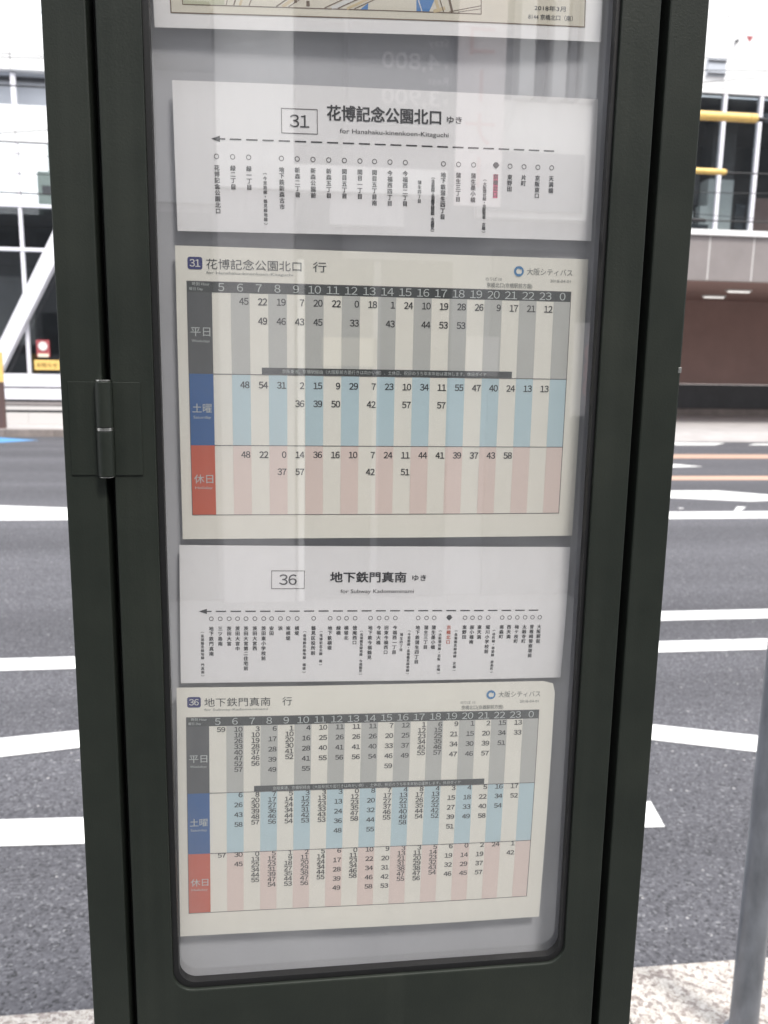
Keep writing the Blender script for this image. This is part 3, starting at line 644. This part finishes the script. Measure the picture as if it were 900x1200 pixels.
# mirrored text reads left to right as x falls when faced from the board, so -x is used
pr.text('Stay', -955, Z(1.765) * 1000, 42, 'f_pale', 'l', w=120, bold=.02)
pr.text('¥', -955, Z(1.645) * 1000, 36, 'f_pale', 'l', bold=.02)
pr.text('4,800', -905, Z(1.640) * 1000, 88, 'f_pale', 'l', w=330, bold=.02)
pr.text('Rest', -955, Z(1.565) * 1000, 42, 'f_pale', 'l', w=120, bold=.02)
pr.text('¥', -955, Z(1.455) * 1000, 36, 'f_pale', 'l', bold=.02)
pr.text('3,900', -905, Z(1.450) * 1000, 88, 'f_pale', 'l', w=330, bold=.02)
rel(pr.build('lettering', ps), ps)
bn = thing('hanging_banner', 'pale vertical banner with faded red letters mirrored beside the price board', 'banner', (1.15, YF + .2, Z(1.4)))
rel(box('cloth', M['f_banner'], 1.01, 1.29, YF + .18, YF + .19, Z(.92), Z(2.1), bn), bn)
pr = back_print(['f_red'], YF + .19)
pr.column('コーナー', -1150, Z(1.93) * 1000, 210, 235, 'f_red', bold=.01)
rel(pr.build('lettering', bn), bn)
vb = thing('small_banner', 'narrow pale banner with red figures mirrored near the right edge', 'banner', (1.86, YF + .3, Z(0)))
rel(box('cloth', M['f_pale'], 1.76, 1.97, YF + .25, YF + .26, Z(-.30), Z(.26), vb), vb)
pr = back_print(['f_red'], YF + .26)
pr.column('10801', -1865, Z(.24) * 1000, 150, 105, 'f_red')
rel(pr.build('lettering', vb), vb)

# ================================================================== GREY POLE AT THE RIGHT
PX = 1.0345
gp = thing('signpost', 'round grey metal pole at the right edge of the pavement', 'pole', (PX, 1.53, 0))
t_ = MB(); t_.tube([(PX, 1.532, .01), (PX, 1.532, 2.6)], .0305, 32); rel(t_.build('shaft', M['pole'], gp, smooth=True), gp)
t_ = MB(); t_.tube([(PX, 1.532, 2.6), (PX, 1.532, 2.61), (PX, 1.532, 2.62)], [.032, .032, .02], 24); rel(t_.build('cap', M['pole'], gp, smooth=True), gp)
t_ = MB(); t_.tube([(PX, 1.532, .003), (PX, 1.532, .012)], .042, 24); rel(t_.build('base_flange', M['pole'], gp, smooth=True), gp)

# ================================================================== THE BUS STOP BOARD
bd = thing('bus_stop_board', 'tall dark green timetable case with a hinged glazed door', 'bus stop board', (.0725, .64, 0))
YFR = .590                                 # front plane of the case
oL, oR = -.1486, .2936
gL0, gL1, gR0, gR1 = -.1212, -.1154, .2589, .2655
TOP = 2.25
G = M['green']
def P(name, m, *a, bevel=0): return rel(box(name, m, *a, bd, bevel), bd)
b = MB(); b.box(oL, gL0, YFR, .69, 0.0, TOP); rel(b.build('side_post', G, bd, .0012), bd)
b = MB(); b.box(gR1, oR, YFR, .69, 0.0, TOP); rel(b.build('side_post', G, bd, .0012), bd)
P('top_rail', G, gL0 + .0005, gR1 - .0005, YFR + .0003, .69, TOP - .06, TOP - .0005, bevel=.001)
P('bottom_panel', G, gL0 + .0005, gR1 - .0005, YFR + .0003, .69, .001, .82, bevel=.001)
P('rear_panel', G, gL0 + .0005, gR1 - .0005, .665, .6895, .8205, TOP - .0605)
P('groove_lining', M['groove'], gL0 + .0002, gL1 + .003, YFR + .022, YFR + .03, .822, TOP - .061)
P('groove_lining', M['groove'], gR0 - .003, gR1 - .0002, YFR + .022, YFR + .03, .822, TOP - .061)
# door: ring with rounded opening
opL, opR, opB, opT = -.0868, .2312, Z(-.4895), 2.13
outer = []
inner = rrect(opL, opR, opB, opT, .016, 8)
n4 = len(inner) // 4
corners = [(gL1, .823), (gR0, .823), (gR0, TOP - .063), (gL1, TOP - .063)]
for q in range(4): outer += [corners[q]] * n4
dr = ring(outer, inner, YFR - .0008, .5990, 'door', G, bd); rel(dr, bd)
bm = bmesh.new(); bm.from_mesh(dr.data); bmesh.ops.dissolve_degenerate(bm, edges=bm.edges, dist=1e-6); bmesh.ops.remove_doubles(bm, verts=bm.verts, dist=1e-6); bm.to_mesh(dr.data); bm.free()
mo = dr.modifiers.new('bevel', 'BEVEL'); mo.width = .0012; mo.segments = 2; mo.limit_method = 'ANGLE'; mo.angle_limit = R(50)
# rubber gasket lining the opening, a little wavy like the photograph's
g1 = rrect(opL + .0002, opR - .0002, opB + .0002, opT - .0002, .0158, 8)
g2 = [(x, z) for x, z in rrect(opL + .0042, opR - .0030, opB + .0050, opT - .004, .014, 8)]
gk = ring(g1, g2, YFR + .002, .5988, 'gasket', M['black'], bd); rel(gk, bd)
ac = P('cover', M['acrylic'], opL - .008, opR + .008, .5993, .5998, opB - .008, opT + .008)
tr_o = rrect(opL - .024, opR + .022, opB - .024, opT + .02, .004, 4); tr_i = rrect(opL - .013, opR + .013, opB - .013, opT + .013, .004, 4)
ty = ring(tr_o, tr_i, .6000, .6150, 'tray_frame', M['backing'], bd); rel(ty, bd)
ac.data.polygons.foreach_set('material_index', [0] * len(ac.data.polygons))
P('backing_board', M['backing'], opL - .0235, opR + .0215, .6152, .6185, opB - .0235, opT + .0195)
# lighter edge strips of the inner tray
# hinge
hx0, hx1 = -.1495 * .9704, -.0985 * .9704
hz0, hz1 = Z(-.0795), Z(-.0155)
hg = P('hinge', G, -.1438, gL0 - .0006, YFR - .0009, YFR + .001, hz0, hz1, bevel=.0003)
h2 = P('hinge', G, gL1 + .0012, -.0958, YFR - .0018, YFR - .0004, hz0, hz1, bevel=.0003)
for (za, zb) in ((Z(-.0462), Z(-.0152)), (Z(-.0800), Z(-.0485))):
    t_ = MB(); t_.tube([(-.1197, YFR - .0036, za), (-.1197, YFR - .0036, za + .0006), (-.1197, YFR - .0036, zb - .0006), (-.1197, YFR - .0036, zb)], [.0050, .0057, .0057, .0050], 24)
    k_ = t_.build('barrel', G, hg, smooth=True)
t_ = MB(); t_.tube([(-.1197, YFR - .0036, Z(-.0484)), (-.1197, YFR - .0036, Z(-.0463))], .0056, 24); k_ = t_.build('washer', M['steel'], hg, smooth=True)
for z_ in (-.0805, -.0149):
    t_ = MB(); t_.tube([(-.1197, YFR - .0036, Z(z_)), (-.1197, YFR - .0036, Z(z_ + .0009))], .0050, 16); k_ = t_.build('pin_end', M['steel'], hg)
# paint chip baring metal on the right corner
P('paint_chip', M['steel'], oR - .0022, oR + .0003, YFR - .0003, YFR + .002, Z(-.0035), Z(.0005), bevel=.0002)
# foot plate
P('foot_plate', M['steel'], oL - .02, oR + .02, .57, .71, .0005, .006) if False else None

# ------------------------------------------------------------------ sheets
YS = .608
def sheet(name, label, cat, ox, oz, ang, W, H, m, rad=0, bow=(0, 0), yb=YS, thick=.0003, z_shift=0, warp=None):
    """ox,oz: world mm (z rel. eye) of the sheet's top-left; local x right, z down negative"""
    ca, sa = math.cos(R(ang)), math.sin(R(ang))
    def place(x, z, l):
        if warp: x, z = warp(x, z)
        u, v = x / W, -z / H
        y = yb - bow[0] * math.sin(math.pi * max(0, min(1, u))) - bow[1] * math.sin(math.pi * max(0, min(1, v))) * (.4 + .6 * u) - .0004 * math.sin(7 * u + 3 * v)
        return ((ox + x * ca - z * sa) / 1000, y - l * .001, Z((oz + x * sa + z * ca) / 1000))
    nx, nz = 30, 22
    b = MB(); idx = {}
    out = [[None] * (nx + 1) for _ in range(nz + 1)]
    rt = rad
    for j in range(nz + 1):
        for i in range(nx + 1):
            x, z = W * i / nx, -H * j / nz
            # pull the grid corners in for rounded laminate corners
            if rad:
                for cx, cz, sx, sz in ((W - rad, -rad, 1, 1),):
                    dx, dz = (x - cx) * sx, (z - cz) * sz
                    if dx > 0 and dz > 0:
                        d = math.hypot(dx, dz); m_ = max(dx, dz)
                        if d > 0: x, z = cx + sx * dx * m_ / d, cz + sz * dz * m_ / d
            out[j][i] = len(b.v); b.v.append(place(x, z, 0))
    for j in range(nz):
        for i in range(nx):
            b.f.append((out[j][i], out[j + 1][i], out[j + 1][i + 1], out[j][i + 1])); b.m.append(0)
    # give it thickness: back copy and rim
    nf = len(b.v); b.v += [(x, y + thick, z) for x, y, z in b.v]
    for j in range(nz):
        for i in range(nx):
            b.f.append(tuple(nf + q for q in (out[j][i], out[j][i + 1], out[j + 1][i + 1], out[j + 1][i]))); b.m.append(0)
    rim = [out[0][i] for i in range(nx)] + [out[j][nx] for j in range(nz)] + [out[nz][i] for i in range(nx, 0, -1)] + [out[j][0] for j in range(nz, 0, -1)]
    for k in range(len(rim)):
        a_, b_ = rim[k], rim[(k + 1) % len(rim)]; b.f.append((a_, b_, nf + b_, nf + a_)); b.m.append(0)
    o = b.build(name, M[m], smooth=True)
    tag(o, label, cat)
    return o, place

def timetable(o, place, badge, title, sub, sub_w, tw, gx, gw, data, rows_z, ncap, dx, dz):
    """table template in mm from the header's top-left corner; dx,dz shift to the sheet's corner"""
    pl = lambda x, z, l: place(x + dx, z + dz, l)
    T = Print(pl, ['head', 'labgrey', 'blue', 'red', 'stripe_grey', 'stripe_blue', 'stripe_pink', 'line', 'badge', 'white_ink', 'head_num', 'ink'])
    LW, CW, WT = 17.3, 13.035, 278.0
    HZ = -7.5
    r1, r2, r3 = rows_z
    T.rect(0, WT, HZ, 0, 'head')
    T.rect(0, LW, r1, HZ, 'labgrey'); T.rect(0, LW, r2, r1, 'blue'); T.rect(0, LW, r3, r2, 'red')
    for k in range(20):
        x0 = LW + CW * k; x1 = x0 + CW
        if k % 2 == 1:
            T.rect(x0, x1, r1, HZ, 'stripe_grey'); T.rect(x0, x1, r2, r1, 'stripe_blue'); T.rect(x0, x1, r3, r2, 'stripe_pink')
    for z in (r1, r2): T.rect(LW, WT, z - .25, z + .25, 'line', .2)
    T.frame(0, WT, r3, 0, .45, 'line')
    T.rect(51.5, 235.5, r1 + .35, r1 + 5.0, 'head', .22)
    T.text('京阪東通、京橋駅経由（大阪駅前方面行きは向かい側）、土休日、祝日のうち年末年始は運休します。休日ダイヤ', 66, r1 + 1.4, 2.3, 'head_num', 'l', w=150, lift=.32)
    # badge
    T.poly(rrect(1, 11.2, 7.8, 16.2, 1.6, 4), [tuple(range(20))], 'badge', .2)
    T.text(badge, 6.1, 9.6, 4.8, 'white_ink', 'c', w=7.4, bold=.02, lift=.3)
    hrs = [str(h) for h in range(5, 24)] + ['0']
    for k, h in enumerate(hrs): T.text(h, LW + CW * (k + .5), -6.5, 5.3, 'head_num', 'c', w=(9.4 if len(h) > 1 else 4.6), lift=.24)
    T.text('時刻 Hour', 15.8, -2.9, 2.0, 'head_num', 'r', lift=.24); T.text('曜日 Day', 1.8, -6.2, 1.8, 'head_num', 'l', lift=.24)
    for (z0, z1, a_, e_) in ((HZ, r1, '平日', 'Weekdays'), (r1, r2, '土曜', 'Saturday'), (r2, r3, '休日', 'Holiday')):
        zc = (z0 + z1) / 2
        T.text(a_, 8.9, zc - 1.5, 5.2, 'head_num', 'c', w=13.6, bold=.01, lift=.24); T.text(e_, 8.9, zc - 6.2, 2.0, 'head_num', 'c', w=12.5, lift=.24)
    T.build('printed_table', o)
    X = Print(pl, ['ink', 'ink_grey', 'logo_blue', 'head'])
    X.text(title, 13.8, 8.9, 6.0, 'head', 'l', w=tw, ref=.80); X.text('行', gx, 8.9, 6.0, 'head', 'l', w=gw, ref=.80)
    X.text(sub, 13.8, 5.0, 1.9, 'ink_grey', 'l', w=sub_w)
    X.disc(237.6, 13.3, 3.7, 'logo_blue', inner=2.3, n=28)
    for a in range(40, 300, 12):                      # thicker left half of the ring emblem
        t0, t1 = R(a), R(a + 12)
        X.poly([(237.6 + 3.7 * math.cos(t0), 13.3 + 3.7 * math.sin(t0)), (237.6 + 3.7 * math.cos(t1), 13.3 + 3.7 * math.sin(t1)), (237.3 + 1.7 * math.cos(t1), 13.3 + 1.9 * math.sin(t1)), (237.3 + 1.7 * math.cos(t0), 13.3 + 1.9 * math.sin(t0))], [(0, 1, 2, 3)], 'logo_blue', .26)
    X.text('大阪シティバス', 243.6, 11.3, 3.9, 'ink_grey', 'l', w=34.5)
    X.text('2018-04-01', 277, 6.2, 2.1, 'ink_grey', 'r', w=15.5); X.text('のりば 10', 213, 6.2, 2.1, 'ink_grey', 'l', w=12)
    X.text('京橋北口(京橋駅前方面)', 214, 1.6, 2.8, 'ink_grey', 'l', w=34, bold=.005)
    for (start, pitch2, wide, nar), rowset in data:
        for k, nums in enumerate(rowset):
            if not nums: continue
            p = wide if len(nums) <= 5 else nar
            for j, v in enumerate(nums):
                t = str(v)
                X.text(t, LW + CW * (k + 1) - .7, start - p * j, ncap, 'ink', 'r', w=3.25 * len(t), bold=.034)
    X.build('printed_text', o)

# --- timetable, route 31
o2, pl2 = sheet('timetable_sheet', 'laminated cream timetable with blue badge 31, two sparse rows of times', 'timetable', -72.3, 77.9, -.05, 297, 207.6, 'paper_cream', 0, (.0012, .0006), YS + .0012)
def S(d): return [d.get(h, []) for h in list(range(5, 24)) + [0]]
wk = {6: [45], 7: [22, 49], 8: [19, 46], 9: [7, 43], 10: [20, 45], 11: [22], 12: [0, 33], 13: [18], 14: [1, 43], 15: [24], 16: [10, 44], 17: [19, 53], 18: [28, 53], 19: [26], 20: [9], 21: [17], 22: [21], 23: [12]}
sa_ = {6: [48], 7: [54], 8: [31], 9: [2, 36], 10: [15, 39], 11: [9, 50], 12: [29], 13: [7, 42], 14: [23], 15: [10, 57], 16: [34], 17: [11, 57], 18: [55], 19: [47], 20: [40], 21: [24], 22: [13], 23: [13]}
ho = {6: [48], 7: [22], 8: [0, 37], 9: [14, 57], 10: [36], 11: [16], 12: [10], 13: [7, 42], 14: [24], 15: [11, 51], 16: [44], 17: [41], 18: [39], 19: [37], 20: [43], 21: [58]}
timetable(o2, pl2, '31', '花博記念公園北口', 'for Hanahaku-kinenkoen-Kitaguchi', 60, 66, 87.8, 9.5,
          [((-15.4, 13.3, 13.3, 13.3), S(wk)), ((-73.6, 0, 13.0, 13), S(sa_)), ((-123.8, 0, 12.6, 12), S(ho))], (-63.9, -114.9, -166.3), 4.6, 7.2, -23.4)
# --- timetable, route 36
o4, pl4 = sheet('timetable_sheet', 'laminated cream timetable with blue badge 36, crowded with times, lowest in the case', 'timetable', -80.0, -244.4, -.78, 297, 210.5, 'paper_cream', 7, (.0010, .0014), YS - .0004)
wk = {5: [59], 6: [10, 18, 26, 33, 40, 47, 52, 57], 7: [3, 10, 19, 28, 37, 46, 56], 8: [6, 17, 28, 39, 49], 9: [1, 10, 20, 30, 41, 52], 10: [4, 16, 28, 41, 55], 11: [10, 25, 40, 55], 12: [11, 26, 41, 56], 13: [11, 26, 41, 56], 14: [11, 26, 40, 54], 15: [7, 20, 33, 46, 59], 16: [12, 25, 37, 49], 17: [1, 12, 23, 34, 45, 55], 18: [6, 15, 25, 35, 46, 57], 19: [9, 21, 34, 47], 20: [1, 15, 30, 46], 21: [2, 20, 39, 57], 22: [15, 34, 51], 23: [13, 33]}
sa_ = {6: [6, 26, 43, 58], 7: [8, 20, 30, 39, 48, 57], 8: [7, 17, 27, 36, 46, 56], 9: [5, 14, 24, 34, 44, 54], 10: [3, 12, 22, 31, 42, 53], 11: [3, 13, 23, 33, 43, 53], 12: [3, 13, 24, 36, 48], 13: [0, 12, 23, 35, 47, 58], 14: [8, 20, 32, 44, 55], 15: [7, 17, 27, 37, 46, 55], 16: [4, 13, 22, 31, 40, 49, 58], 17: [8, 17, 26, 35, 44, 54], 18: [4, 13, 22, 32, 42, 52], 19: [3, 15, 27, 39, 51], 20: [4, 18, 33, 49], 21: [5, 22, 40, 58], 22: [16, 34, 54], 23: [17, 52]}
ho = {5: [57], 6: [30, 45], 7: [0, 13, 25, 34, 44, 55], 8: [5, 15, 23, 31, 39, 47, 54], 9: [1, 9, 18, 27, 35, 44, 53], 10: [2, 11, 20, 29, 38, 47, 56], 11: [5, 14, 24, 34, 44, 55], 12: [6, 17, 28, 39, 49], 13: [0, 11, 23, 34, 46, 58], 14: [10, 22, 34, 46, 58], 15: [9, 20, 31, 42, 53], 16: [3, 13, 21, 31, 38, 47, 55], 17: [3, 11, 20, 29, 38, 47, 56], 18: [5, 14, 23, 32, 43, 54], 19: [6, 19, 32, 46], 20: [0, 14, 29, 45], 21: [2, 19, 37, 57], 22: [24], 23: [1, 42]}
timetable(o4, pl4, '36', '地下鉄門真南', 'for Subway-Kadomaminami', 48, 50, 72.8, 7.4,
          [((-12.3, 0, 8.5, 4.75), S(wk)), ((-66.9, 0, 8.4, 4.75), S(sa_)), ((-118.2, 0, 8.3, 4.6), S(ho))], (-62.8, -114.4, -166.6), 3.8, 6.8, -23.6)

# --- route diagrams
def diagram(o, place, num, nb, title, tp, sub, sp_, arrow, stops, marker, names_z, cz, size, pitch):
    X = Print(place, ['ink', 'line', 'pink', 'red'])
    X.frame(*nb, .5, 'line'); X.text(num, (nb[0] + nb[1]) / 2, (nb[2] + nb[3]) / 2 - 3.9, 7.8, 'ink', 'c', w=13.6, bold=.01)
    X.text(title, tp[0], tp[1], tp[2], 'ink', 'l', w=tp[3], bold=.05, ref=.80); X.text('ゆき', tp[4], tp[1] + .8, 4.2, 'ink', 'l', w=10.8, bold=.02, ref=.80)
    X.text(sub, sp_[0], sp_[1], 3.1, 'ink', 'l', w=sp_[2])
    x0, x1, az = arrow
    X.poly([(x0, az), (x0 + 6, az - 2), (x0 + 6, az + 2)], [(0, 1, 2)], 'ink', .2)
    X.rect(x0 + 6, x0 + 9.5, az - .45, az + .45, 'ink', .2)
    L_ = (x1 - x0 - 13) / nb[4] if len(nb) > 4 else 11.0
    x = x0 + 12.5
    step = 11.0
    while x < x1 - 3: X.rect(x, min(x + step * .7, x1), az - .45, az + .45, 'ink', .2); x += step
    for x, nm, kind in stops:
        if kind == 'o':
            X.disc(x, cz, 1.75, 'line', inner=1.25, n=16); X.column(nm, x, names_z, size, pitch, 'ink', .055)
        elif kind == 'm':
            X.disc(x, cz + .4, 2.0, 'ink'); X.poly([(x - 2.6, cz + .6), (x, cz - 2.2), (x + 2.6, cz + .6)], [(0, 1, 2)], 'ink', .28)
            X.rect(x - 1.7, x + 1.7, names_z - pitch * len(nm) - .4, names_z - pitch * .1, 'pink', .15) if marker else None
            X.column(nm, x, names_z, size, pitch, 'ink' if marker else 'red', .04)
        elif kind == 's': X.column(nm, x, names_z - 6, size * .75, pitch * .78, 'ink', .04)
        else: X.column(nm, x, names_z - 3.5, size * .72, min(pitch * .74, 37.5 / len(nm)), 'ink', .055)
    X.build('printed_text', o)

def frame5(a): return a
X1O, Z1O = -71.2, 184.0
o1, pl1 = sheet('route_diagram_sheet', 'white route diagram headed 31 in a box, upper notice in the case', 'notice', X1O, Z1O, .62, 296, 96.5, 'paper_white', 0, (.0022, .0008), YS + .0006)
def px31(p): return (p - 253) * (192.2 + 43.3) / (645 - 253) - 43.3 - X1O
st = [(253, '花博記念公園北口', 'o'), (271, '緑二丁目', 'o'), (289, '緑一丁目', 'o'), (307, '（今里筋線・鶴見緑地線）', 'p'), (326, '地下鉄新森古市', 'o'), (344, '新森二丁目', 'o'), (362, '新森公園前', 'o'), (380, '新森五丁目', 'o'), (398, '関目五丁目', 'o'), (416, '関目一丁目', 'o'), (433, '関目五丁目南', 'o'), (451, '今福西四丁目', 'o'), (469, '今福西二丁目', 'o'), (486, '蒲生四丁目', 's'), (502, '（今里筋線・長堀鶴見緑地線 今福鶴見）', 'p'), (514, '地下鉄蒲生四丁目', 'o'), (532, '蒲生三丁目', 'o'), (550, '蒲生墨小橋', 'o'), (564, '（大阪環状線・京阪電車 京橋）', 'p'), (577, '京橋北口', 'm'), (594, '東野田', 'o'), (611, '片町', 'o'), (628, '京阪東口', 'o'), (645, '天満橋', 'o')]
diagram(o1, pl1, '31', (72.0, 96.8, -31.3, -15.1), '花博記念公園北口', (103.4, -21.0, 8.4, 79, 186.6), 'for Hanahaku-kinenkoen-Kitaguchi', (112, -29.8, 76), (24.6, 267, -36.2),
        [(px31(p), n_, k_) for p, n_, k_ in st], True, -52.8, -47.5, 3.7, 4.03)
X3O, Z3O = -75.2, -134.3
o3, pl3 = sheet('route_diagram_sheet', 'white route diagram headed 36 in a box, between the two timetables', 'notice', X3O, Z3O, -.95, 299, 107.5, 'paper_white', 0, (.0012, .0012), YS + .0022)
def px36(p): return (p - 249) * (202.4 + 52.2) / (634 - 249) - 52.2 - X3O
names = [(239, '（長堀鶴見緑地線 門真南）', 'p'), (249, '地下鉄門真南', 'o'), (259, '三ツ島南', 'o'), (269, '茨田大宮', 'o'), (278.5, '茨田大宮中', 'o'), (288, '茨田大宮第二住宅前', 'o'), (298, '茨田大宮西', 'o'), (308, '茨田東小学校前', 'o'), (317, '安田', 'o'), (327, '浜', 'o'), (336, '東横堤', 'o'), (346, '横堤', 'o'), (355, '（長堀鶴見緑地線 横堤）', 'p'), (365, '鶴見区役所前', 'o'), (374, '（花博記念公園 南）', 'p'), (384, '地下鉄横堤', 'o'), (394, '緑橋', 'o'), (403, '横堤北', 'o'), (413, '徳庵西口', 'o'), (421, '（長堀鶴見緑地線 今福鶴見）', 'p'), (431, '地下鉄今福鶴見', 'o'), (441, '今福大橋', 'o'), (450, '旧東今福西口', 'o'), (460, '今福西一丁目', 'o'), (468, '蒲生四丁目', 's'), (477, '（今里筋線・長堀鶴見緑地線）', 'p'), (487, '地下鉄蒲生四丁目', 'o'), (497, '蒲生三丁目', 'o'), (506, '蒲生墨小橋', 'o'), (514, '（大阪環状線・京阪 京橋）', 'p'), (524, '京橋北口', 'm'), (533, '（長堀鶴見緑地線 京橋）', 'p'), (543, '東野田', 'o'), (552, '桜小橋南', 'o'), (561, '東天満', 'o'), (571, '堀川小学校前', 'o'), (579, '（谷町線・堺筋線 南森町）', 'p'), (588, '南森町', 'o'), (597, '西天満', 'o'), (606.5, '梅ヶ枝町', 'o'), (616, '太融寺町', 'o'), (625, '曽根崎警察署前', 'o'), (634, '大阪駅前', 'o')]
diagram(o3, pl3, '36', (67.4, 92.4, -33.1, -18.8), '地下鉄門真南', (111.8, -27.2, 7.0, 58, 174.6), 'for Subway Kadomaminami', (119.7, -36.4, 56.5), (13.8, 279.4, -50.5),
        [(px36(p), n_, k_) for p, n_, k_ in names], False, -62.0, -56.3, 3.5, 4.0)

# --- map sheet, only its foot is in view
XM, ZM = -87.5, 425.5
o0, pl0 = sheet('map_sheet', 'ivory route map sheet with its foot just in view at the top', 'map', XM, ZM, 1.7, 306, 210, 'paper_white', 0, (.002, 0), YS - .0002)
X = Print(pl0, ['paper_map', 'map_line', 'map_brown', 'map_blue', 'map_sand', 'map_green', 'ink', 'white_ink'])
FZ = -201.3; IZ = FZ + 5.2                  # outer and inner frame feet in sheet coordinates
X.rect(10.7, 293.5, FZ, -3, 'paper_map', .08)
X.frame(10.7, 293.7, FZ, -3, .7, 'map_brown', .2)
X.frame(18.5, 219.4, IZ, -10, .6, 'map_brown', .2)
X.rect(19.2, 46, IZ + .7, -120, 'map_green', .10)
X.rect(46, 150, IZ + .7, -120, 'map_sand2' if False else 'paper_map', .10)
X.poly([(136, IZ + .6), (183, IZ + .6), (206, -150), (190, -120), (230 - 20, -120), (206, -150)][:3] + [(214, -120), (196, -120), (184, -160)], [(0, 1, 2, 3, 4, 5)], 'map_blue', .12)
DZ = 26.0
def road(x_, dx_, t_w, c_, l_=.22): X.line((x_, IZ + .7), (x_ + dx_, IZ + .7 + DZ), t_w, c_, l_)
road(112, 58, .7, 'map_brown'); road(117, 58, 2.4, 'white_ink', .20); road(121, 58, .7, 'map_brown'); road(127, 58, 1.6, 'map_sand', .21); road(132, 58, .6, 'map_brown')
road(80, 40, .8, 'map_brown'); road(84, 40, 2.0, 'map_sand', .2); road(88, 42, .5, 'map_brown'); road(62, 12, .6, 'map_brown'); road(52, 10, .9, 'map_brown'); road(47, 8, .5, 'map_brown'); road(56, 10, 1.6, 'map_sand', .2)
road(178, -9, .7, 'white_ink', .24); road(190, -9, 2.2, 'map_sand', .24); road(193, -9, .7, 'map_brown', .25); road(199, -7, 1.6, 'map_brown', .25)
X.line((186, IZ + .8), (194, IZ + 3.2), 2.2, 'map_sand', .23)
X.line((197, IZ + 1), (219, IZ + 5.5), .5, 'map_brown'); X.line((203, IZ + 1), (219, IZ + 3.6), .4, 'map_brown')
for x_, z_, w_, h_ in ((100, IZ + 1.4, 2.2, 3.4), (96, IZ + 6, 3.0, 5), (92, IZ + 3.4, 1.8, 2), (70, IZ + 6, 3, 3), (30, IZ + 7, 5, 3)): X.rect(x_, x_ + w_, z_, z_ + h_, 'map_brown', .26)
X.text('2018年3月', 268, FZ + 9.6, 2.7, 'ink', 'c', w=22.5, bold=.02); X.text('8144 京橋北口（南）', 268.5, FZ + 3.9, 2.7, 'ink', 'c', w=32, bold=.02)
X.build('printed_map', o0)
